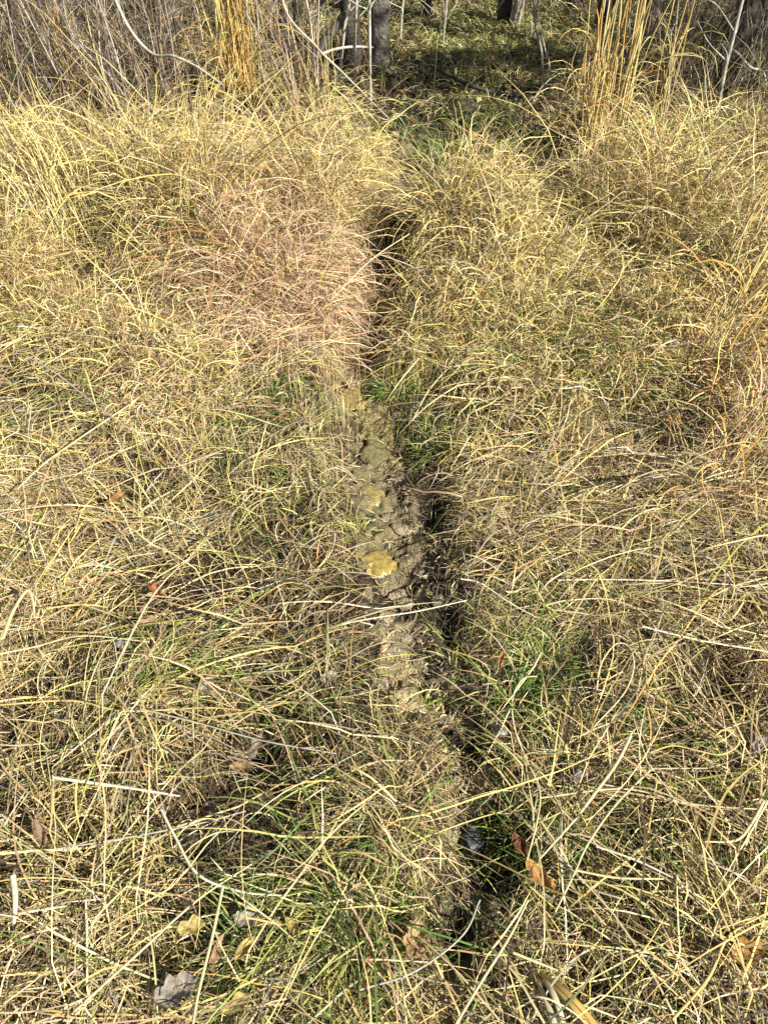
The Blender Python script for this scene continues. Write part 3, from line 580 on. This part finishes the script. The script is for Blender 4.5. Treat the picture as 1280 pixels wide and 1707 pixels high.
CL = [(668,1060,.022),(655,1090,.018),(700,1105,.020),(640,1030,.02),(675,1000,.018),(720,1150,.016),(690,1130,.018),(662,985,.02),(645,860,.02),(668,880,.024),(640,800,.018),(598,590,.02),(582,612,.02),(610,600,.016),(740,1200,.018),(770,1215,.016),(730,1010,.02),(700,960,.018),(760,1300,.016),(745,1390,.02)]
for (u, v, r) in CL:
    stone(u, v, r, np.array([.36,.30,.19])*rng.uniform(.7, 1.1), 'rounded clod of dry yellowish mud on the trodden trail', 'mud_clod', 'mud clod', M_MUD, (1.1, .9, .55), .004, 'mud clods along the trail', .35)

# ------------------------------------------------------------------ TREES and brush at the wood edge
def tree(u, v, h, r, lx, ly, colr, lab, nb=6, base=None, stub=True):
    c = gh(u, v) if base is None else np.array(base); t = empty('bare_tree', c)
    P = [np.array([0, 0, -.12])]; k = 7
    for j in range(1, k+1):
        f = j/k; P.append(np.array([lx*f*h + rng.normal(0, r*.5), ly*f*h + rng.normal(0, r*.5), f*h]))
    a = Acc(); tube(a, P, [r*1.35, r*1.05, r*.95, r*.8, r*.6, r*.35], colr, n=70, sides=14, rough=.07, mott=.12); a.build('trunk', M_BARK, t)
    for b in range(nb):
        f = rng.uniform(.35, .95); s = np.array([lx*f*h, ly*f*h, f*h]); an = rng.uniform(0, 6.28); L = h*rng.uniform(.18, .4)*(1.1-f*.5)
        e = s + np.array([math.cos(an)*L*.7, math.sin(an)*L*.7, L*.6]); m = (s+e)/2+rng.normal(0, L*.06, 3)
        a = Acc(); tube(a, [s, m, e], [r*.35, r*.2, r*.06], colr, n=14, sides=6, rough=.04)
        for q in range(7):
            g_ = rng.uniform(.3, 1); s2 = s+(e-s)*g_; e2 = s2+rng.normal(0, L*.2, 3)+[0, 0, L*.15]; tube(a, [s2, (s2+e2)/2+rng.normal(0, L*.02, 3), e2], [r*.1, r*.03], colr, n=7, sides=4)
        a.build('branch', M_BARK, t)
    return tag(t, lab, 'tree', 'bare trees at the wood edge')
DK, GRY, PAL_B = (.06,.048,.038), (.30,.27,.22), (.34,.30,.23)
tree(594,108,5.5,.052,.00,.01,DK,'dark trunk standing against the left of the thick grey trunk')
tree(632,108,6.0,.056,.015,.01,(.15,.135,.11),'thick pale grey trunk, top centre, sunlit on its right side')
tree(838,50,4.5,.045,.03,.02,DK,'slim dark trunk just left of a pale slim trunk behind the green patch')
tree(856,55,4.5,.035,.06,.02,PAL_B,'slim pale trunk behind the green patch')
tree(950,22,4.0,.045,.08,.0,DK,'slim dark trunk at the top edge between the green patch and the orange bunch')
tree(1000,48,4.5,.065,.10,.0,DK,'dark leaning trunk left of the orange bunch of tall stems')
tree(1196,150,4.5,.07,.16,-.04,DK,'dark leaning tree in brush near the upper right corner')
tree(708,22,4.0,.035,.0,.02,DK,'thin dark trunk at the top edge right of the grey trunk')
tree(478,90,4.5,.05,-.03,.0,(.13,.11,.09),'dark trunk just right of the golden orange bunch')
tree(300,70,4.5,.05,-.05,.0,(.14,.12,.10),'dark trunk behind the bleached branch left of the golden orange bunch')
tree(1075,60,4.2,.045,.08,.0,DK,'dark trunk directly behind the orange bunch')
tree(40,40,4.2,.05,-.05,.0,(.15,.13,.11),'dark trunk in the brush at the top left corner')
def sapling(pts, w0, w1, colr, lab):
    colr = np.asarray(colr)*.72
    P = np.array([at(*p) for p in pts]); c = P[0].copy(); c[2] = H(c[0], c[1]); P[0, 2] = c[2]-.03
    top = P[-1] + (P[-1]-P[-2])/max(1e-3, np.linalg.norm(P[-1]-P[-2]))*.9; P = np.vstack([P, top])
    t = empty('sapling', c); a = Acc(); tube(a, P-c, [w0/2, w0/2, w1/2], colr, n=26, sides=7, rough=.03); a.build('stem', M_TWIG, t)
    for k in range(4):
        f = rng.uniform(.35, .95); s = (P[0]*(1-f)+P[-1]*f)-c; q = spline(P-c, 60); s = q[int(f*59)]; e = s+np.array([rng.normal(0, .14), rng.normal(0, .1), rng.uniform(.08, .3)])
        a = Acc(); tube(a, [s, (s+e)/2+rng.normal(0, .015, 3), e], [w1*.35, w1*.12], colr, n=8, sides=5); a.build('twig', M_TWIG, t)
    return tag(t, lab, 'sapling', 'thin saplings at the wood edge')
sapling([(737,78,7.0),(741,40,7.0),(745,-5,7.0)], .020, .014, (.50,.45,.36), 'thin pale sapling between the grey trunk and the green patch')
sapling([(907,152,5.9),(903,95,5.9),(892,40,5.9),(888,-10,5.9)], .018, .012, (.50,.46,.34), 'thin pale sapling in front of the green patch, right side')
sapling([(923,150,5.9),(915,110,5.9),(905,70,5.9)], .014, .010, (.48,.44,.34), 'short pale sapling just right of the one before the green patch')
sapling([(667,45,7.2),(670,20,7.2),(673,-8,7.2)], .022, .016, (.54,.49,.38), 'short pale sapling right beside the grey trunk')
sapling([(562,118,6.0),(574,50,6.0),(584,-5,6.0)], .022, .014, (.62,.58,.48), 'white sapling slanting left of the dark trunk')
sapling([(590,108,5.9),(592,50,5.9),(595,-5,5.9)], .018, .014, (.60,.55,.42), 'pale straight sapling close before the dark trunk')
sapling([(525,85,6.1),(518,40,6.1),(510,-5,6.1)], .018, .012, (.55,.51,.42), 'pale sapling rising from the long slanting branch')
sapling([(617,72,5.8),(616,30,5.8),(616,-10,5.8)], .018, .014, (.60,.56,.48), 'pale thin sapling in front of the thick grey trunk')
sapling([(1203,172,5.1),(1207,120,5.1),(1222,60,5.1)], .022, .014, (.50,.47,.40), 'grey sapling before the dark leaning tree')
sapling([(862,55,7.3),(866,30,7.3),(874,-6,7.3)], .024, .018, (.60,.54,.40), 'light sapling against the pale slim trunk')
sapling([(1115,190,5.2),(1120,100,5.2),(1130,0,5.2)], .012, .009, (.46,.40,.26), 'thin tan sapling right of the few golden stems')

SH = [(30,205,'a'),(90,170,'b'),(170,185,'c'),(235,165,'d'),(290,190,'e'),(130,120,'f'),(215,95,'g'),(330,120,'h'),(455,135,'i'),(500,175,'j'),(1150,175,'k'),(1240,160,'l'),(1270,90,'m'),(1110,95,'n'),(40,110,'o'),(1050,150,'p'),(450,60,'q'),(1190,70,'r')]
SL = ['grey bare shrub at the left edge above the pale grass','grey twiggy shrub second from the left edge','brown twiggy shrub below the small golden bunch','grey shrub under the elbow of the bleached branch','brown shrub below the bleached branch, left of the golden orange bunch',
 'tangled shrub behind the small golden bunch','tall grey shrub behind the bleached branch','dark shrub close left of the golden orange bunch','twiggy shrub right of the golden orange bunch','low brown shrub under the long slanting branch','grey twiggy shrub at the foot of the dark leaning tree',
 'brown shrub right of the dark leaning tree','shrub in the upper right corner','shrub behind the few golden stems','tangled shrub in the upper left corner','low grey shrub between the orange bunch and the leaning tree','dark tall shrub at the top edge behind the golden orange bunch','tangled shrub above the crooked pale branch']
for (u, v, _), lab in zip(SH, SL):
    c = gh(u, v); t = empty('bare_shrub', c); left = u < 640
    for k in range(11 if left else 8):
        a = Acc(); b0 = np.array([rng.normal(0, .14), rng.normal(0, .14), -.03]); hgt = rng.uniform(.6, 1.5) if left else rng.uniform(.4, 1.1)
        ln = np.array([rng.normal(-.12 if left else .12, .2), rng.normal(0, .15), 1.0]); e = b0+ln*hgt; w_ = rng.uniform(.006, .013)
        cc = np.array([(.34,.30,.25),(.20,.15,.11),(.11,.085,.07),(.42,.37,.30),(.30,.23,.15)][rng.integers(5)])
        q = spline([b0, b0+ln*hgt*.3+rng.normal(0, .03, 3), b0+ln*hgt*.65+rng.normal(0, .05, 3), e], 22)
        tube(a, q, [w_/2, w_*.18], cc, n=22, sides=5)
        for m in range(7):
            s = q[rng.integers(5, 21)]; d = rng.normal(0, .12, 3)+[0, 0, .10]; tube(a, [s, s+d*.5+rng.normal(0, .015, 3), s+d], [w_*.2, w_*.07], cc, n=7, sides=4)
        a.build('stem', M_TWIG, t)
    tag(t, lab, 'shrub', 'bare shrubs in the background brush')
print('verts dry', dry.n)

# ------------------------------------------------------------------ murky puddles standing in the trail
M_PUD = mat('murky_water', .12, 0, .5, noise=(60, .5, 1.25), bump=.25, bscale=60)
for (u, v, rx, ry, cc) in [(626,935,.055,.058,(.34,.25,.07)), (628,740,.050,.13,(.23,.20,.09)), (590,668,.045,.06,(.33,.245,.09)), (615,830,.045,.06,(.32,.25,.09))]:
    c = gp(u, v); th = np.linspace(0, 2*np.pi, 48, endpoint=False); rr = .55+.5*vnoise(np.cos(th)+u, np.sin(th)+v, .6, 95)+.35*vnoise(np.cos(th)+u, np.sin(th)+v, .22, 97)
    ix = (np.abs(ys-c[1])).argmin(); zz = np.percentile(PZ[max(0, ix-12):ix+12, 14:50], 80)+.006
    rad = np.linspace(.02, 1, 8)[:, None]; V = np.stack([rad*rx*rr*np.cos(th), rad*ry*rr*np.sin(th), -.012*rad**6+0*th], -1)
    i = np.arange(7)[:, None]*48+np.arange(48)[None]; j = np.arange(7)[:, None]*48+(np.arange(48)[None]+1) % 48
    o = mesh_obj('puddle', V, np.stack([i, i+48, j+48, j], -1).reshape(-1, 4), np.array(cc), M_PUD); o.location = (c[0], c[1], zz); tag(o, kind='structure')

# ------------------------------------------------------------------ unseen leafy trees added right of the view to shade the hollow
for (bx, by, h, lab) in [(4.75,3.2,4.2,'unseen leafy tree added right of the view to shade the hollow behind the trail'), (6.8,3.7,4.8,'taller unseen leafy tree added right of the view to shade the upper right brush')]:
    t = empty('shade_tree', (bx, by, 0)); a = Acc(); tube(a, [(0,0,-.1),(.05,0,h*.4),(0,.05,h*.8),(.05,0,h)], [.07,.055,.03,.01], DK, n=30, sides=10, rough=.06); a.build('trunk', M_BARK, t)
    a = Acc(); n = 2600; q = rng.normal(0, 1, (n, 3))*[.7, .28, .22]+[0, 0, h*.86]; q = q[vnoise(q[:, 0]*1+7, q[:, 1]+q[:, 2], .35, 96) > .42]; n = len(q)
    A = rng.normal(0, .03, (n, 3)); Bv = rng.normal(0, .03, (n, 3)); a.add(np.stack([q-A, q-Bv, q+A, q+Bv], 1), np.arange(n*4).reshape(-1, 4), np.tile([.16,.10,.05], (n*4, 1))); a.build('crown', M_LEAF, t)
    tag(t, lab, 'tree')
